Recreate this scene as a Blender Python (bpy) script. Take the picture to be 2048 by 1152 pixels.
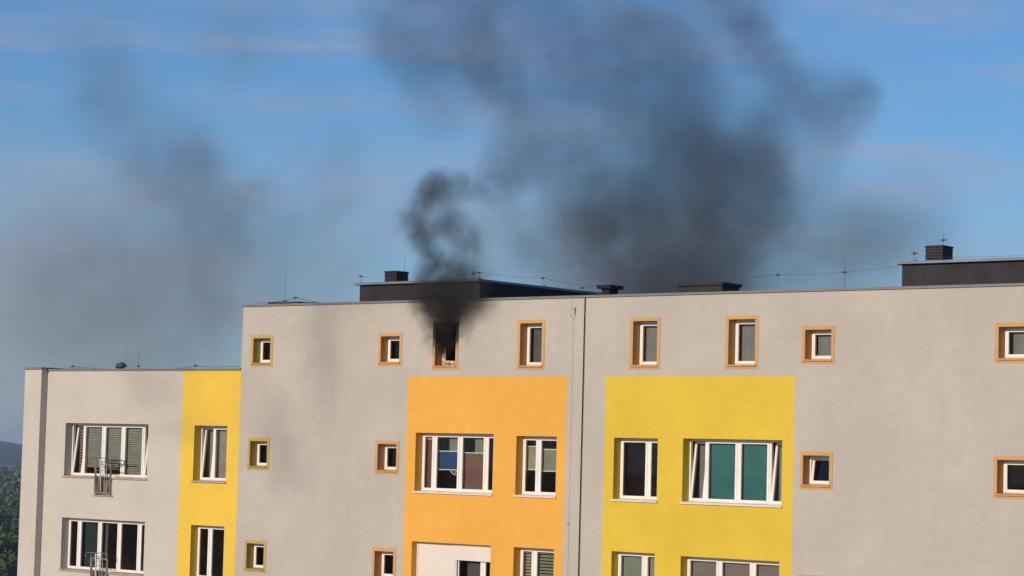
import bpy, bmesh, math, random
import numpy as np
from mathutils import Vector, Matrix
R = math.radians
sc = bpy.context.scene
for o in list(bpy.data.objects):
    bpy.data.objects.remove(o)
random.seed(4)

# ------------------------------------------------------------------ camera
YAW, PITCH, ROLL, FPX = R(-39.243), R(4.007), R(1.483), 4804.8
w = Vector((math.sin(YAW) * math.cos(PITCH), math.cos(YAW) * math.cos(PITCH), math.sin(PITCH)))
rt = Vector((math.cos(YAW), -math.sin(YAW), 0))
up = rt.cross(w)
r2 = math.cos(ROLL) * rt + math.sin(ROLL) * up
u2 = -math.sin(ROLL) * rt + math.cos(ROLL) * up
cd = bpy.data.cameras.new('camera')
cd.sensor_width = 36
cd.lens = FPX / 2048 * 36
cd.clip_start = 0.5
cd.clip_end = 20000
cam = bpy.data.objects.new('camera', cd)
sc.collection.objects.link(cam)
m = Matrix((( r2.x, u2.x, -w.x, 0), (r2.y, u2.y, -w.y, -46.385), (r2.z, u2.z, -w.z, 0), (0, 0, 0, 1)))
cam.matrix_world = m
sc.camera = cam

# ------------------------------------------------------------------ sun, sky, exposure
SUN_EL, SUN_AZ = 17.0, 182.5          # degrees; azimuth clockwise from +Y: behind the camera, square on to the facade
az, el = R(SUN_AZ), R(SUN_EL)
sdir = Vector((math.sin(az) * math.cos(el), math.cos(az) * math.cos(el), math.sin(el)))
sl = bpy.data.lights.new('sun', 'SUN')
sl.energy = 3.6
sl.angle = R(0.5)
sl.color = (1.0, 0.83, 0.66)
sun = bpy.data.objects.new('sun', sl)
sc.collection.objects.link(sun)
sun.rotation_euler = (-sdir).to_track_quat('-Z', 'Y').to_euler()
sc.view_settings.view_transform = 'Standard'
sc.view_settings.look = 'None'
sc.view_settings.gamma = 1
sc.view_settings.use_curve_mapping = False
sc.view_settings.exposure = 0.0

world = bpy.data.worlds.new('World')
sc.world = world
world.use_nodes = True


class NT:
    """small helper around a node tree"""
    def __init__(s, tree):
        s.t = tree
        s.n = tree.nodes
        s.l = tree.links
    def new(s, typ, **kw):
        nd = s.n.new(typ)
        for k, v in kw.items():
            setattr(nd, k, v)
        return nd
    def put(s, sock, v):
        if hasattr(v, 'is_linked') or hasattr(v, 'node'):
            s.l.new(v, sock)
        else:
            sock.default_value = v
    def math(s, op, a, b=0.0, c=None, clamp=False):
        nd = s.new('ShaderNodeMath', operation=op, use_clamp=clamp)
        s.put(nd.inputs[0], a)
        s.put(nd.inputs[1], b)
        if c is not None:
            s.put(nd.inputs[2], c)
        return nd.outputs[0]
    def vec(s, op, a, b=(0, 0, 0)):
        nd = s.new('ShaderNodeVectorMath', operation=op)
        s.put(nd.inputs[0], a)
        if op == 'SCALE':
            s.put(nd.inputs['Scale'], b)
        elif op != 'LENGTH':
            s.put(nd.inputs[1], b)
        return nd.outputs['Value'] if op in ('LENGTH', 'DOT_PRODUCT') else nd.outputs[0]
    def smooth(s, v, lo, hi, a=0.0, b=1.0):
        nd = s.new('ShaderNodeMapRange', interpolation_type='SMOOTHSTEP')
        s.put(nd.inputs[0], v)
        nd.inputs[1].default_value = lo
        nd.inputs[2].default_value = hi
        nd.inputs[3].default_value = a
        nd.inputs[4].default_value = b
        return nd.outputs[0]
    def noise(s, vec, scale, detail=3.0, rough=0.5, dist=0.0):
        nd = s.new('ShaderNodeTexNoise')
        s.put(nd.inputs['Vector'], vec)
        nd.inputs['Scale'].default_value = scale
        nd.inputs['Detail'].default_value = detail
        nd.inputs['Roughness'].default_value = rough
        nd.inputs['Distortion'].default_value = dist
        return nd
    def mixc(s, f, a, b, mode='MIX'):
        nd = s.new('ShaderNodeMix', data_type='RGBA', blend_type=mode)
        s.put(nd.inputs[0], f)
        s.put(nd.inputs[6], a)
        s.put(nd.inputs[7], b)
        return nd.outputs[2]


W = NT(world.node_tree)
W.n.clear()
wo = W.new('ShaderNodeOutputWorld')
bg = W.new('ShaderNodeBackground')
sky = W.new('ShaderNodeTexSky', sky_type='NISHITA')
sky.sun_disc = False
sky.sun_elevation = el
sky.sun_rotation = az
sky.altitude = 200
sky.air_density = 1.0
sky.dust_density = 0.4
sky.ozone_density = 3.0
tc = W.new('ShaderNodeTexCoord')
# thin streaks of high cloud, long and low like real cirrus seen near the horizon
cdir = W.vec('ADD', tc.outputs['Generated'], (0, 0, .022))
q = W.vec('MULTIPLY', cdir, (7.0, 7.0, 42.0))
n1 = W.noise(q, 1.0, 5, 0.55, 0.4)
q2 = W.vec('MULTIPLY', tc.outputs['Generated'], (22.0, 22.0, 90.0))
n2 = W.noise(q2, 1.0, 4, 0.6, 0.3)
cl = W.math('MULTIPLY', W.smooth(n1.outputs[0], 0.33, 0.78), W.smooth(n2.outputs[0], 0.25, 0.75, 0.35, 1.0))
cloud_amt = W.math('MULTIPLY', cl, 0.66)
skyt = W.vec('MULTIPLY', sky.outputs[0], (0.50, 0.79, 1.08))
sz = W.new('ShaderNodeSeparateXYZ')
W.l.new(tc.outputs['Generated'], sz.inputs[0])
hazef = W.math('MULTIPLY', W.math('EXPONENT', W.math('MULTIPLY', W.math('MAXIMUM', sz.outputs[2], 0.0), -16.0)), 0.6)
skyt = W.mixc(hazef, skyt, (2.7, 3.3, 4.7, 1))     # pale air low over the horizon, all round
skyc = W.mixc(cloud_amt, skyt, (3.6, 3.8, 4.8, 1))
bg.inputs[1].default_value = 0.10
W.l.new(skyc, bg.inputs[0])
W.l.new(bg.outputs[0], wo.inputs[0])

# ------------------------------------------------------------------ object helpers
def link(o, parent=None):
    sc.collection.objects.link(o)
    if parent is not None:
        o.parent = parent
    return o

def tag(o, label=None, cat=None, group=None, kind=None):
    if label: o['label'] = label
    if cat: o['category'] = cat
    if group: o['group'] = group
    if kind: o['kind'] = kind
    return o

def empty(name, loc=(0, 0, 0)):
    o = bpy.data.objects.new(name, None)
    o.location = loc
    o.empty_display_size = 0.3
    return link(o)

class MB:
    """collects simple solids and links them as one mesh object"""
    def __init__(s):
        s.v, s.f, s.s = [], [], []
    def quad(s, a, b, c, d):
        i = len(s.v)
        s.v += [tuple(a), tuple(b), tuple(c), tuple(d)]
        s.f.append((i, i + 1, i + 2, i + 3)); s.s.append(False)
        return s
    def box(s, x0, x1, y0, y1, z0, z1, xf=None):
        i = len(s.v)
        P = [(x0, y0, z0), (x1, y0, z0), (x1, y1, z0), (x0, y1, z0), (x0, y0, z1), (x1, y0, z1), (x1, y1, z1), (x0, y1, z1)]
        if xf: P = [xf(p) for p in P]
        s.v += P
        for f in ((0, 3, 2, 1), (4, 5, 6, 7), (0, 1, 5, 4), (1, 2, 6, 5), (2, 3, 7, 6), (3, 0, 4, 7)):
            s.f.append(tuple(i + k for k in f)); s.s.append(False)
        return s
    def bar(s, x0, x1, y0, y1, z0, z1, bv=0.006, xf=None):
        """box whose front (low y) edges are chamfered"""
        i = len(s.v)
        b = bv
        P = [(x0 + b, y0, z0 + b), (x1 - b, y0, z0 + b), (x1 - b, y0, z1 - b), (x0 + b, y0, z1 - b),
             (x0, y0 + b, z0), (x1, y0 + b, z0), (x1, y0 + b, z1), (x0, y0 + b, z1),
             (x0, y1, z0), (x1, y1, z0), (x1, y1, z1), (x0, y1, z1)]
        if xf: P = [xf(p) for p in P]
        s.v += P
        F = [(0, 1, 2, 3), (8, 11, 10, 9)]
        for k in range(4):
            j = (k + 1) % 4
            F.append((k, 4 + k, 4 + j, j))
            F.append((4 + k, 8 + k, 8 + j, 4 + j))
        for f in F:
            s.f.append(tuple(i + k for k in f)); s.s.append(False)
        return s
    def tube(s, pts, r, n=8, cap=True):
        pts = [Vector(p) for p in pts]
        rings = []
        for k, p in enumerate(pts):
            a = pts[max(k - 1, 0)]
            b = pts[min(k + 1, len(pts) - 1)]
            d = (b - a).normalized()
            ref = Vector((0, 0, 1)) if abs(d.z) < 0.9 else Vector((1, 0, 0))
            e1 = d.cross(ref).normalized()
            e2 = d.cross(e1)
            rr = r[k] if isinstance(r, (list, tuple)) else r
            base = len(s.v)
            for j in range(n):
                t = 2 * math.pi * j / n
                s.v.append(tuple(p + e1 * math.cos(t) * rr + e2 * math.sin(t) * rr))
            rings.append(base)
        for a, b in zip(rings, rings[1:]):
            for j in range(n):
                j2 = (j + 1) % n
                s.f.append((a + j, a + j2, b + j2, b + j)); s.s.append(True)
        if cap:
            s.f.append(tuple(rings[0] + j for j in range(n))); s.s.append(False)
            s.f.append(tuple(rings[-1] + j for j in reversed(range(n)))); s.s.append(False)
        return s
    def build(s, name, mat, parent=None, smooth=False, recalc=True):
        me = bpy.data.meshes.new(name)
        me.from_pydata(s.v, [], s.f)
        me.polygons.foreach_set('use_smooth', [bool(k) or smooth for k in s.s])
        if recalc:
            bm = bmesh.new(); bm.from_mesh(me)
            bmesh.ops.recalc_face_normals(bm, faces=bm.faces)
            bm.to_mesh(me); bm.free()
        me.materials.append(mat)
        me.update()
        return link(bpy.data.objects.new(name, me), parent)

# ------------------------------------------------------------------ materials
def bsdf_mat(name, col, rough=0.7, spec=0.4, metal=0.0, var=0.05, vscale=1.2, fine=0.0, fscale=60, bump=0.0, bscale=90, stain=None):
    mt = bpy.data.materials.new(name)
    mt.use_nodes = True
    T = NT(mt.node_tree)
    b = T.n['Principled BSDF']
    tc = T.new('ShaderNodeTexCoord')
    P = tc.outputs['Object']
    c = (*col, 1)
    v1 = T.noise(P, vscale, 4, 0.6)
    f = T.smooth(v1.outputs[0], 0.3, 0.7, 1 - var, 1 + var)
    if fine:
        v2 = T.noise(P, fscale, 3, 0.6)
        f = T.math('MULTIPLY', f, T.smooth(v2.outputs[0], 0.25, 0.75, 1 - fine, 1 + fine))
    cc = T.vec('SCALE', c[:3], f)
    mott = T.noise(P, 5.0, 2, 0.5)
    cc = T.vec('SCALE', cc, T.smooth(mott.outputs[0], .3, .7, .978, 1.022)) if stain else cc
    if stain:
        # rain streaks and grime, long in z
        sp = T.vec('MULTIPLY', P, (2.6, 1.0, 0.25))
        v3 = T.noise(sp, 1.3, 6, 0.65, 0.3)
        cc = T.mixc(T.smooth(v3.outputs[0], 0.5, 0.85, 0, stain), cc, (col[0] * .72, col[1] * .72, col[2] * .74, 1))
    T.l.new(cc, b.inputs['Base Color'])
    b.inputs['Roughness'].default_value = rough
    b.inputs['Specular IOR Level'].default_value = spec
    b.inputs['Metallic'].default_value = metal
    if bump:
        v4 = T.noise(P, bscale, 3, 0.6)
        bn = T.new('ShaderNodeBump')
        bn.inputs['Strength'].default_value = bump
        bn.inputs['Distance'].default_value = 0.01
        T.l.new(v4.outputs[0], bn.inputs['Height'])
        T.l.new(bn.outputs[0], b.inputs['Normal'])
    return mt

def stucco(name, col, stain=0.25):
    return bsdf_mat(name, col, 0.95, 0.1, var=0.05, vscale=0.45, fine=0.03, fscale=22, bump=0.22, bscale=45, stain=stain)

M = {}
M['grey'] = stucco('grey_render', (0.452, 0.419, 0.366))
M['pale'] = stucco('pale_render', (0.52, 0.482, 0.418))
M['orange'] = stucco('orange_render', (0.73, 0.38, 0.075), 0.12)
M['yellow'] = stucco('yellow_render', (0.65, 0.46, 0.056), 0.12)
M['yellow_light'] = stucco('wing_yellow_render', (0.73, 0.495, 0.072), 0.1)
M['ochre_band'] = stucco('ochre_band_paint', (0.48, 0.34, 0.11), 0.15)
M['orange_band'] = stucco('orange_band_paint', (0.56, 0.32, 0.13), 0.15)
M['pvc'] = bsdf_mat('white_window_plastic', (0.80, 0.76, 0.70), 0.35, 0.5, var=0.03, vscale=3)
M['pvc_burnt'] = bsdf_mat('scorched_window_plastic', (0.50, 0.42, 0.30), 0.7, 0.2, var=0.6, vscale=9)
M['sill_white'] = bsdf_mat('cream_sill_metal', (0.68, 0.61, 0.53), 0.5, 0.4, var=0.06, vscale=3)
M['sill_grey'] = bsdf_mat('weathered_sill_metal', (0.36, 0.31, 0.25), 0.6, 0.3, var=0.1, vscale=4)
M['sill_ochre'] = bsdf_mat('ochre_sill_metal', (0.34, 0.25, 0.10), 0.6, 0.3, var=0.1, vscale=4)
M['sill_orange'] = bsdf_mat('orange_sill_metal', (0.50, 0.26, 0.10), 0.6, 0.3, var=0.1, vscale=4)
M['coping'] = bsdf_mat('grey_coping_metal', (0.20, 0.19, 0.18), 0.5, 0.5, var=0.12, vscale=1.5)
M['coping_dark'] = bsdf_mat('blue_grey_coping_metal', (0.20, 0.23, 0.28), 0.45, 0.5, metal=0.2, var=0.1)
M['slate'] = bsdf_mat('dark_roofing_cladding', (0.038, 0.035, 0.038), 0.85, 0.2, var=0.14, vscale=2.5, fine=0.25, fscale=30, bump=0.3, bscale=25)
M['felt'] = bsdf_mat('bitumen_roof_felt', (0.05, 0.05, 0.055), 0.9, 0.2, var=0.2, vscale=1)
M['black'] = bsdf_mat('joint_rubber', (0.13, 0.09, 0.06), 0.9, 0.1)
M['room'] = bsdf_mat('dim_room_plaster', (0.50, 0.39, 0.33), 0.9, 0.05, var=0.35, vscale=1.3)
M['soot'] = bsdf_mat('burnt_room_soot', (0.006, 0.005, 0.005), 0.95, 0.02)
M['steel'] = bsdf_mat('galvanised_steel', (0.22, 0.22, 0.23), 0.45, 0.5, metal=0.5, var=0.1)
M['rail'] = bsdf_mat('taupe_railing_paint', (0.27, 0.22, 0.17), 0.6, 0.3, var=0.08)
M['wire'] = bsdf_mat('dull_conductor_metal', (0.06, 0.07, 0.08), 0.6, 0.4, metal=0.3)
M['concrete'] = bsdf_mat('concrete_weight', (0.25, 0.24, 0.22), 0.9, 0.2, var=0.1)

def cloth(name, col, fold=0.0, stripe=None, trans=0.0):
    """window blinds and curtains: weave, soft folds, or woven bands"""
    mt = bpy.data.materials.new(name)
    mt.use_nodes = True
    T = NT(mt.node_tree)
    b = T.n['Principled BSDF']
    tc = T.new('ShaderNodeTexCoord')
    P = tc.outputs['Object']
    v = T.noise(P, 3.0, 4, 0.6)
    f = T.smooth(v.outputs[0], 0.3, 0.7, 0.9, 1.08)
    cc = T.vec('SCALE', col, f)
    if stripe:
        sx = T.new('ShaderNodeSeparateXYZ')
        T.l.new(P, sx.inputs[0])
        s = T.math('SINE', T.math('MULTIPLY', sx.outputs[2], 2 * math.pi / stripe[0]))
        cc = T.mixc(T.smooth(s, -0.25, 0.25), cc, (*stripe[1], 1))
    T.l.new(cc, b.inputs['Base Color'])
    b.inputs['Roughness'].default_value = 0.85
    b.inputs['Specular IOR Level'].default_value = 0.15
    return mt
M['teal'] = cloth('teal_blind', (0.055, 0.185, 0.185))
M['mauve'] = cloth('mauve_blind', (0.22, 0.115, 0.10))
M['brown_blind'] = cloth('brown_blind', (0.20, 0.095, 0.065))
M['blue'] = cloth('blue_blind', (0.03, 0.075, 0.20))
M['beige'] = cloth('beige_blind', (0.36, 0.33, 0.24))
M['sage'] = cloth('sage_grey_blind', (0.26, 0.27, 0.21))
M['greenslat'] = cloth('grey_green_slat', (0.29, 0.28, 0.24))
M['mauvegrey'] = cloth('mauve_grey_blind', (0.26, 0.215, 0.195))
M['lace'] = cloth('grey_net_curtain', (0.25, 0.235, 0.225))
M['lace_beige'] = cloth('beige_net_curtain', (0.34, 0.30, 0.24))
M['dimteal'] = cloth('dark_teal_curtain', (0.03, 0.055, 0.05))
M['pink'] = cloth('pinkish_slat', (0.30, 0.22, 0.17))
M['dcurtain'] = cloth('dark_grey_curtain', (0.13, 0.115, 0.11))
M['shutter'] = bsdf_mat('white_roller_shutter', (0.70, 0.64, 0.57), 0.5, 0.4, var=0.03)
M['plastic_white'] = bsdf_mat('white_plastic', (0.55, 0.53, 0.5), 0.4, 0.4)

def glass_mat():
    mt = bpy.data.materials.new('window_glass')
    mt.use_nodes = True
    T = NT(mt.node_tree)
    T.n.clear()
    out = T.new('ShaderNodeOutputMaterial')
    tr = T.new('ShaderNodeBsdfTransparent')
    tr.inputs[0].default_value = (0.80, 0.84, 0.83, 1)
    gl = T.new('ShaderNodeBsdfGlossy')
    gl.inputs['Roughness'].default_value = 0.02
    tc = T.new('ShaderNodeTexCoord')
    n = T.noise(tc.outputs['Object'], 1.7, 1)
    bn = T.new('ShaderNodeBump')
    bn.inputs['Strength'].default_value = 0.08
    bn.inputs['Distance'].default_value = 0.02
    T.l.new(n.outputs[0], bn.inputs['Height'])
    fr = T.new('ShaderNodeFresnel')
    fr.inputs[0].default_value = 1.5
    mx = T.new('ShaderNodeMixShader')
    T.l.new(T.math('MULTIPLY', fr.outputs[0], 1.1, clamp=True), mx.inputs[0])
    T.l.new(tr.outputs[0], mx.inputs[1])
    T.l.new(gl.outputs[0], mx.inputs[2])
    T.l.new(mx.outputs[0], out.inputs[0])
    return mt
M['glass'] = glass_mat()

# ------------------------------------------------------------------ ground and far country
GZ = -30.0
def ground_mat():
    mt = bpy.data.materials.new('meadow_and_town_ground')
    mt.use_nodes = True
    T = NT(mt.node_tree)
    b = T.n['Principled BSDF']
    tc = T.new('ShaderNodeTexCoord')
    P = tc.outputs['Object']
    a = T.noise(P, 0.02, 5, 0.6)
    c = T.mixc(T.smooth(a.outputs[0], 0.4, 0.6), (0.035, 0.055, 0.022, 1), (0.09, 0.10, 0.045, 1))
    a2 = T.noise(P, 0.5, 4, 0.6)
    c = T.mixc(T.smooth(a2.outputs[0], 0.3, 0.8, 0, 0.6), c, (0.03, 0.05, 0.02, 1))
    T.l.new(c, b.inputs['Base Color'])
    b.inputs['Roughness'].default_value = 1
    b.inputs['Specular IOR Level'].default_value = 0.1
    return mt
g = MB().quad((-9000, -4000, GZ), (9000, -4000, GZ), (9000, 12000, GZ), (-9000, 12000, GZ)).build('ground', ground_mat())
tag(g, kind='structure')

cy = MB().quad((-170, -190, GZ + .05), (60, -190, GZ + .05), (60, 40, GZ + .05), (-170, 40, GZ + .05)).build('bounce_pavement', bsdf_mat('pale_bounce_paving', (.42, .39, .34), .95, .1, var=.1, vscale=.1))  # unseen pale paving, added to bounce sunlight up into the facade's shaded sides
tag(cy, kind='structure')

def leaf_mat(name, a, b_):
    mt = bpy.data.materials.new(name)
    mt.use_nodes = True
    T = NT(mt.node_tree)
    b = T.n['Principled BSDF']
    at = T.new('ShaderNodeAttribute', attribute_name='tint')
    T.l.new(T.mixc(at.outputs['Fac'], (*a, 1), (*b_, 1)), b.inputs['Base Color'])
    b.inputs['Roughness'].default_value = 0.8
    b.inputs['Specular IOR Level'].default_value = 0.15
    return mt
M['leaf'] = leaf_mat('broad_leaves', (0.028, 0.055, 0.016), (0.10, 0.145, 0.04))
M['leaf2'] = leaf_mat('dark_needles', (0.03, 0.05, 0.025), (0.105, 0.135, 0.065))
M['bark'] = bsdf_mat('grey_bark', (0.10, 0.075, 0.055), 0.95, 0.1, var=0.2)
M['rooftile'] = bsdf_mat('red_roof_tiles', (0.26, 0.10, 0.065), 0.9, 0.2, var=0.15, vscale=0.3)
M['housewall'] = bsdf_mat('pale_house_render', (0.52, 0.47, 0.40), 0.9, 0.1, var=0.06, vscale=0.4)
M['bare'] = bsdf_mat('reddish_bare_field', (0.22, 0.12, 0.08), 1.0, 0.05, var=0.3, vscale=0.01)

rng = np.random.RandomState(11)
def crown_arrays(cx, cy, z0, h, r, n, leaf, conic=0.0):
    """n leaf-clump quads through an uneven crown built of several lobes"""
    nl = 7
    lob = np.column_stack([rng.uniform(-.55, .55, nl) * r, rng.uniform(-.55, .55, nl) * r, rng.uniform(.2, .85, nl) * h])
    lr = rng.uniform(.38, .6, nl) * r
    k = rng.randint(0, nl, n)
    d = rng.normal(size=(n, 3)); d /= np.linalg.norm(d, axis=1)[:, None]
    rad = rng.uniform(.55, 1.08, n)[:, None]
    p = lob[k] + d * lr[k][:, None] * rad * np.array([1, 1, 1.15])
    if conic:
        f = 1 - conic * np.clip(p[:, 2] / h, 0, 1)
        p[:, 0] *= f; p[:, 1] *= f
    p += np.array([cx, cy, z0])
    nrm = d + rng.normal(size=(n, 3)) * .5
    nrm /= np.linalg.norm(nrm, axis=1)[:, None]
    t = np.cross(nrm, rng.normal(size=(n, 3))); t /= np.linalg.norm(t, axis=1)[:, None]
    b = np.cross(nrm, t)
    s = (leaf * rng.uniform(.6, 1.3, n))[:, None]
    V = np.stack([p - t * s - b * s * .7, p + t * s * .8 - b * s, p + t * s + b * s * .8, p - t * s * .7 + b * s], 1)
    tint = np.repeat(rng.uniform(0, 1, n) * .6 + .4 * rng.uniform(), 4)
    return V.reshape(-1, 3), tint

def leaf_object(name, parts, mat, parent=None):
    V = np.concatenate([p[0] for p in parts])
    tint = np.concatenate([p[1] for p in parts]).astype(np.float32)
    n = len(V) // 4
    me = bpy.data.meshes.new(name)
    me.vertices.add(len(V)); me.vertices.foreach_set('co', V.astype(np.float32).ravel())
    me.loops.add(4 * n); me.loops.foreach_set('vertex_index', np.arange(4 * n, dtype=np.int32))
    me.polygons.add(n); me.polygons.foreach_set('loop_start', np.arange(0, 4 * n, 4, dtype=np.int32))
    me.polygons.foreach_set('loop_total', np.full(n, 4, dtype=np.int32))
    at = me.attributes.new('tint', 'FLOAT', 'POINT'); at.data.foreach_set('value', tint)
    me.materials.append(mat); me.update(); me.validate()
    return link(bpy.data.objects.new(name, me), parent)

CAMP = Vector((0, -46.385, 0))
def polar(deg, dist):
    a = R(deg)
    return CAMP.x + math.sin(a) * dist, CAMP.y + math.cos(a) * dist

# forest running out to the hills, as one mass nobody could count
fp = []
for k in range(2800):
    dist = 575 + 1750 * rng.uniform() ** 1.25
    deg = rng.uniform(-55, -49.7)
    x, y = polar(deg, dist)
    near = dist < 1100
    fp.append(crown_arrays(x, y, GZ + 1.5, rng.uniform(7.0, 11.5) * (1 if dist < 1500 else .72), rng.uniform(3.2, 5.2), 130 if near else 40, .6 if near else 1.3, .35))
forest = leaf_object('forest', fp, M['leaf2'])
tag(forest, 'dense dark green forest stretching away behind the left end of the building', 'forest', kind='stuff')

# wooded hill ridge on the horizon
def hills():
    nx, ny = 160, 30
    vs, fs = [], []
    for j in range(ny):
        for i in range(nx):
            deg = -64 + 30 * i / (nx - 1)
            d = 3500 + 2600 * j / (ny - 1)
            x, y = polar(deg, d)
            t = j / (ny - 1)
            prof = math.sin(math.pi * min(1, t * 1.0)) ** 0.8
            h = 27 + 5 * math.sin(deg * 1.1 + 1.0) + 3 * math.sin(deg * 2.9) + 1.6 * math.sin(deg * 9 + t * 5) + 1.2 * rng.uniform()
            vs.append((x, y, GZ - .5 + h * prof))
    for j in range(ny - 1):
        for i in range(nx - 1):
            a = j * nx + i
            fs.append((a, a + 1, a + nx + 1, a + nx))
    mb = MB(); mb.v = vs; mb.f = fs; mb.s = [True] * len(fs)
    mt = bsdf_mat('wooded_hillside', (0.022, 0.034, 0.022), 1.0, 0.05, var=0.5, vscale=0.02, fine=0.3, fscale=0.12)
    return mb.build('hills', mt)
tag(hills(), kind='structure')
# bare reddish strip at the foot of the hills
x0, y0 = polar(-57, 2750); x1, y1 = polar(-48, 2750); x2, y2 = polar(-48, 3440); x3, y3 = polar(-57, 3440)
tag(MB().quad((x0, y0, GZ + .3), (x1, y1, GZ + .3), (x2, y2, GZ + .3), (x3, y3, GZ + .3)).build('field', M['bare']), kind='structure')

def tree(deg, dist, h, r, label):
    x, y = polar(deg, dist)
    root = empty('broadleaf_tree', (x, y, GZ))
    tag(root, label, 'tree', 'trees at the edge of the wood')
    tb = MB().tube([(0, 0, -.2), (.1, 0, h * .35), (.3, .1, h * .75)], [.32, .24, .1], 7)
    for k in range(5):
        a = k * 1.3
        tb.tube([(.1, 0, h * (.3 + .06 * k)), (math.cos(a) * r * .5, math.sin(a) * r * .5, h * (.5 + .07 * k))], [.12, .04], 5)
    tb.build('trunk', M['bark'], root)
    V, t = crown_arrays(0, 0, h * .25, h * .7, r, 1500, .42)
    leaf_object('crown', [(V, t)], M['leaf'], root)
tree(-50.95, 470, 12.5, 5.0, 'leafy green tree at the bottom left corner of the picture')
tree(-50.55, 482, 12.8, 4.6, 'leafy green tree touching the lower edge of the building, bottom left')
tree(-51.65, 476, 12.5, 5.0, 'broad tree beyond the left edge of the picture beside the corner tree')
tree(-51.05, 515, 11.5, 4.2, 'rounded tree rising just above the corner tree at left')
tree(-50.66, 528, 11.2, 4.0, 'small tree close against the building edge below the pale houses')

def house(deg, dist, wx, wy, hh, label, roof='hip'):
    x, y = polar(deg, dist)
    root = empty('distant_house', (x, y, GZ))
    root.rotation_euler.z = R(-deg + 12)
    tag(root, label, 'house', 'pale houses among the trees')
    MB().box(-wx, wx, -wy, wy, 0, hh).build('wall', M['housewall'], root)
    rb = MB()
    v = [(-wx - .4, -wy - .4, hh), (wx + .4, -wy - .4, hh), (wx + .4, wy + .4, hh), (-wx - .4, wy + .4, hh), (-wx + 1, 0, hh + 1.4), (wx - 1, 0, hh + 1.4)]
    rb.v = v; rb.f = [(0, 1, 5, 4), (2, 3, 4, 5), (1, 2, 5), (3, 0, 4), (0, 3, 2, 1)]; rb.s = [False] * 5
    rb.build('roof', M['sill_grey'], root)
    for k in (-1, 1):
        MB().box(k * wx * .5 - .6, k * wx * .5 + .6, -wy - .05, -wy + .02, hh - 2.2, hh - .8).build('window', M['room'], root)
house(-50.97, 556, 1.5, 3, 7.2, 'pale house showing above the lowest trees, left of its neighbour')
house(-50.72, 562, 1.3, 3, 7.4, 'pale house showing above the lowest trees, nearer the building')

# ------------------------------------------------------------------ the apartment building
B = empty('apartment_building', (0, 0, 0))
tag(B, 'long grey rendered apartment building with orange and yellow panels and a lower left wing', 'building')

def rects(x0, x1, z0, z1, holes):
    """front rectangle minus rectangular holes, as a grid of quads"""
    xs = sorted({x0, x1, *[h[0] for h in holes], *[h[1] for h in holes]})
    zs = sorted({z0, z1, *[h[2] for h in holes], *[h[3] for h in holes]})
    out = []
    for a, b in zip(xs, xs[1:]):
        for c, d in zip(zs, zs[1:]):
            mx, mz = (a + b) / 2, (c + d) / 2
            if mx < x0 or mx > x1 or mz < z0 or mz > z1: continue
            if any(h[0] < mx < h[1] and h[2] < mz < h[3] for h in holes): continue
            out.append((a, b, c, d))
    return out

def wall(name, mat, x0, x1, z0, z1, holes, cut=(), yb=0.42, label=None):
    """render face with window openings (holes, with reveals) and places left free for other parts (cut)"""
    mb = MB()
    for a, b, c, d in rects(x0, x1, z0, z1, list(holes) + list(cut)):
        mb.quad((a, 0, c), (b, 0, c), (b, 0, d), (a, 0, d))
    for a, b, c, d in holes:
        mb.quad((a, 0, c), (a, yb, c), (a, yb, d), (a, 0, d))
        mb.quad((b, 0, c), (b, 0, d), (b, yb, d), (b, yb, c))
        mb.quad((a, 0, d), (a, yb, d), (b, yb, d), (b, 0, d))
        mb.quad((a, 0, c), (b, 0, c), (b, yb, c), (a, yb, c))
    o = mb.build(name, mat, B)
    if label: o['label'] = label
    return o

YF = 0.26          # depth of the window recesses
FD = 0.07

def ring(mb, x0, x1, z0, z1, t, y0, y1, bv=.006, xf=None, tb=None):
    tb = tb or t
    mb.bar(x0, x0 + t, y0, y1, z0, z1, bv, xf)
    mb.bar(x1 - t, x1, y0, y1, z0, z1, bv, xf)
    mb.bar(x0 + t, x1 - t, y0 + .001, y1, z1 - t, z1, bv, xf)
    mb.bar(x0 + t, x1 - t, y0 + .001, y1, z0, z0 + tb, bv, xf)

def tilt_xf(z0, yp, ang):
    ca, sa = math.cos(ang), math.sin(ang)
    def f(p):
        dz, dy = p[2] - z0, p[1] - yp
        return (p[0], yp + dy * ca + dz * sa, z0 + dz * ca - dy * sa)
    return f

def sheet(mb, xa, xb, za, zb, y, wav=0.0, n=1, ph=0.0):
    """cloth: flat or softly pleated"""
    pts = []
    for k in range(n + 1):
        x = xa + (xb - xa) * k / n
        pts.append((x, y + wav * math.sin(k * 1.9 + ph) * (0.7 + 0.3 * math.sin(k * .7))))
    for (xa_, ya_), (xb_, yb_) in zip(pts, pts[1:]):
        mb.quad((xa_, ya_, za), (xb_, yb_, za), (xb_, yb_, zb), (xa_, ya_, zb))

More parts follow.
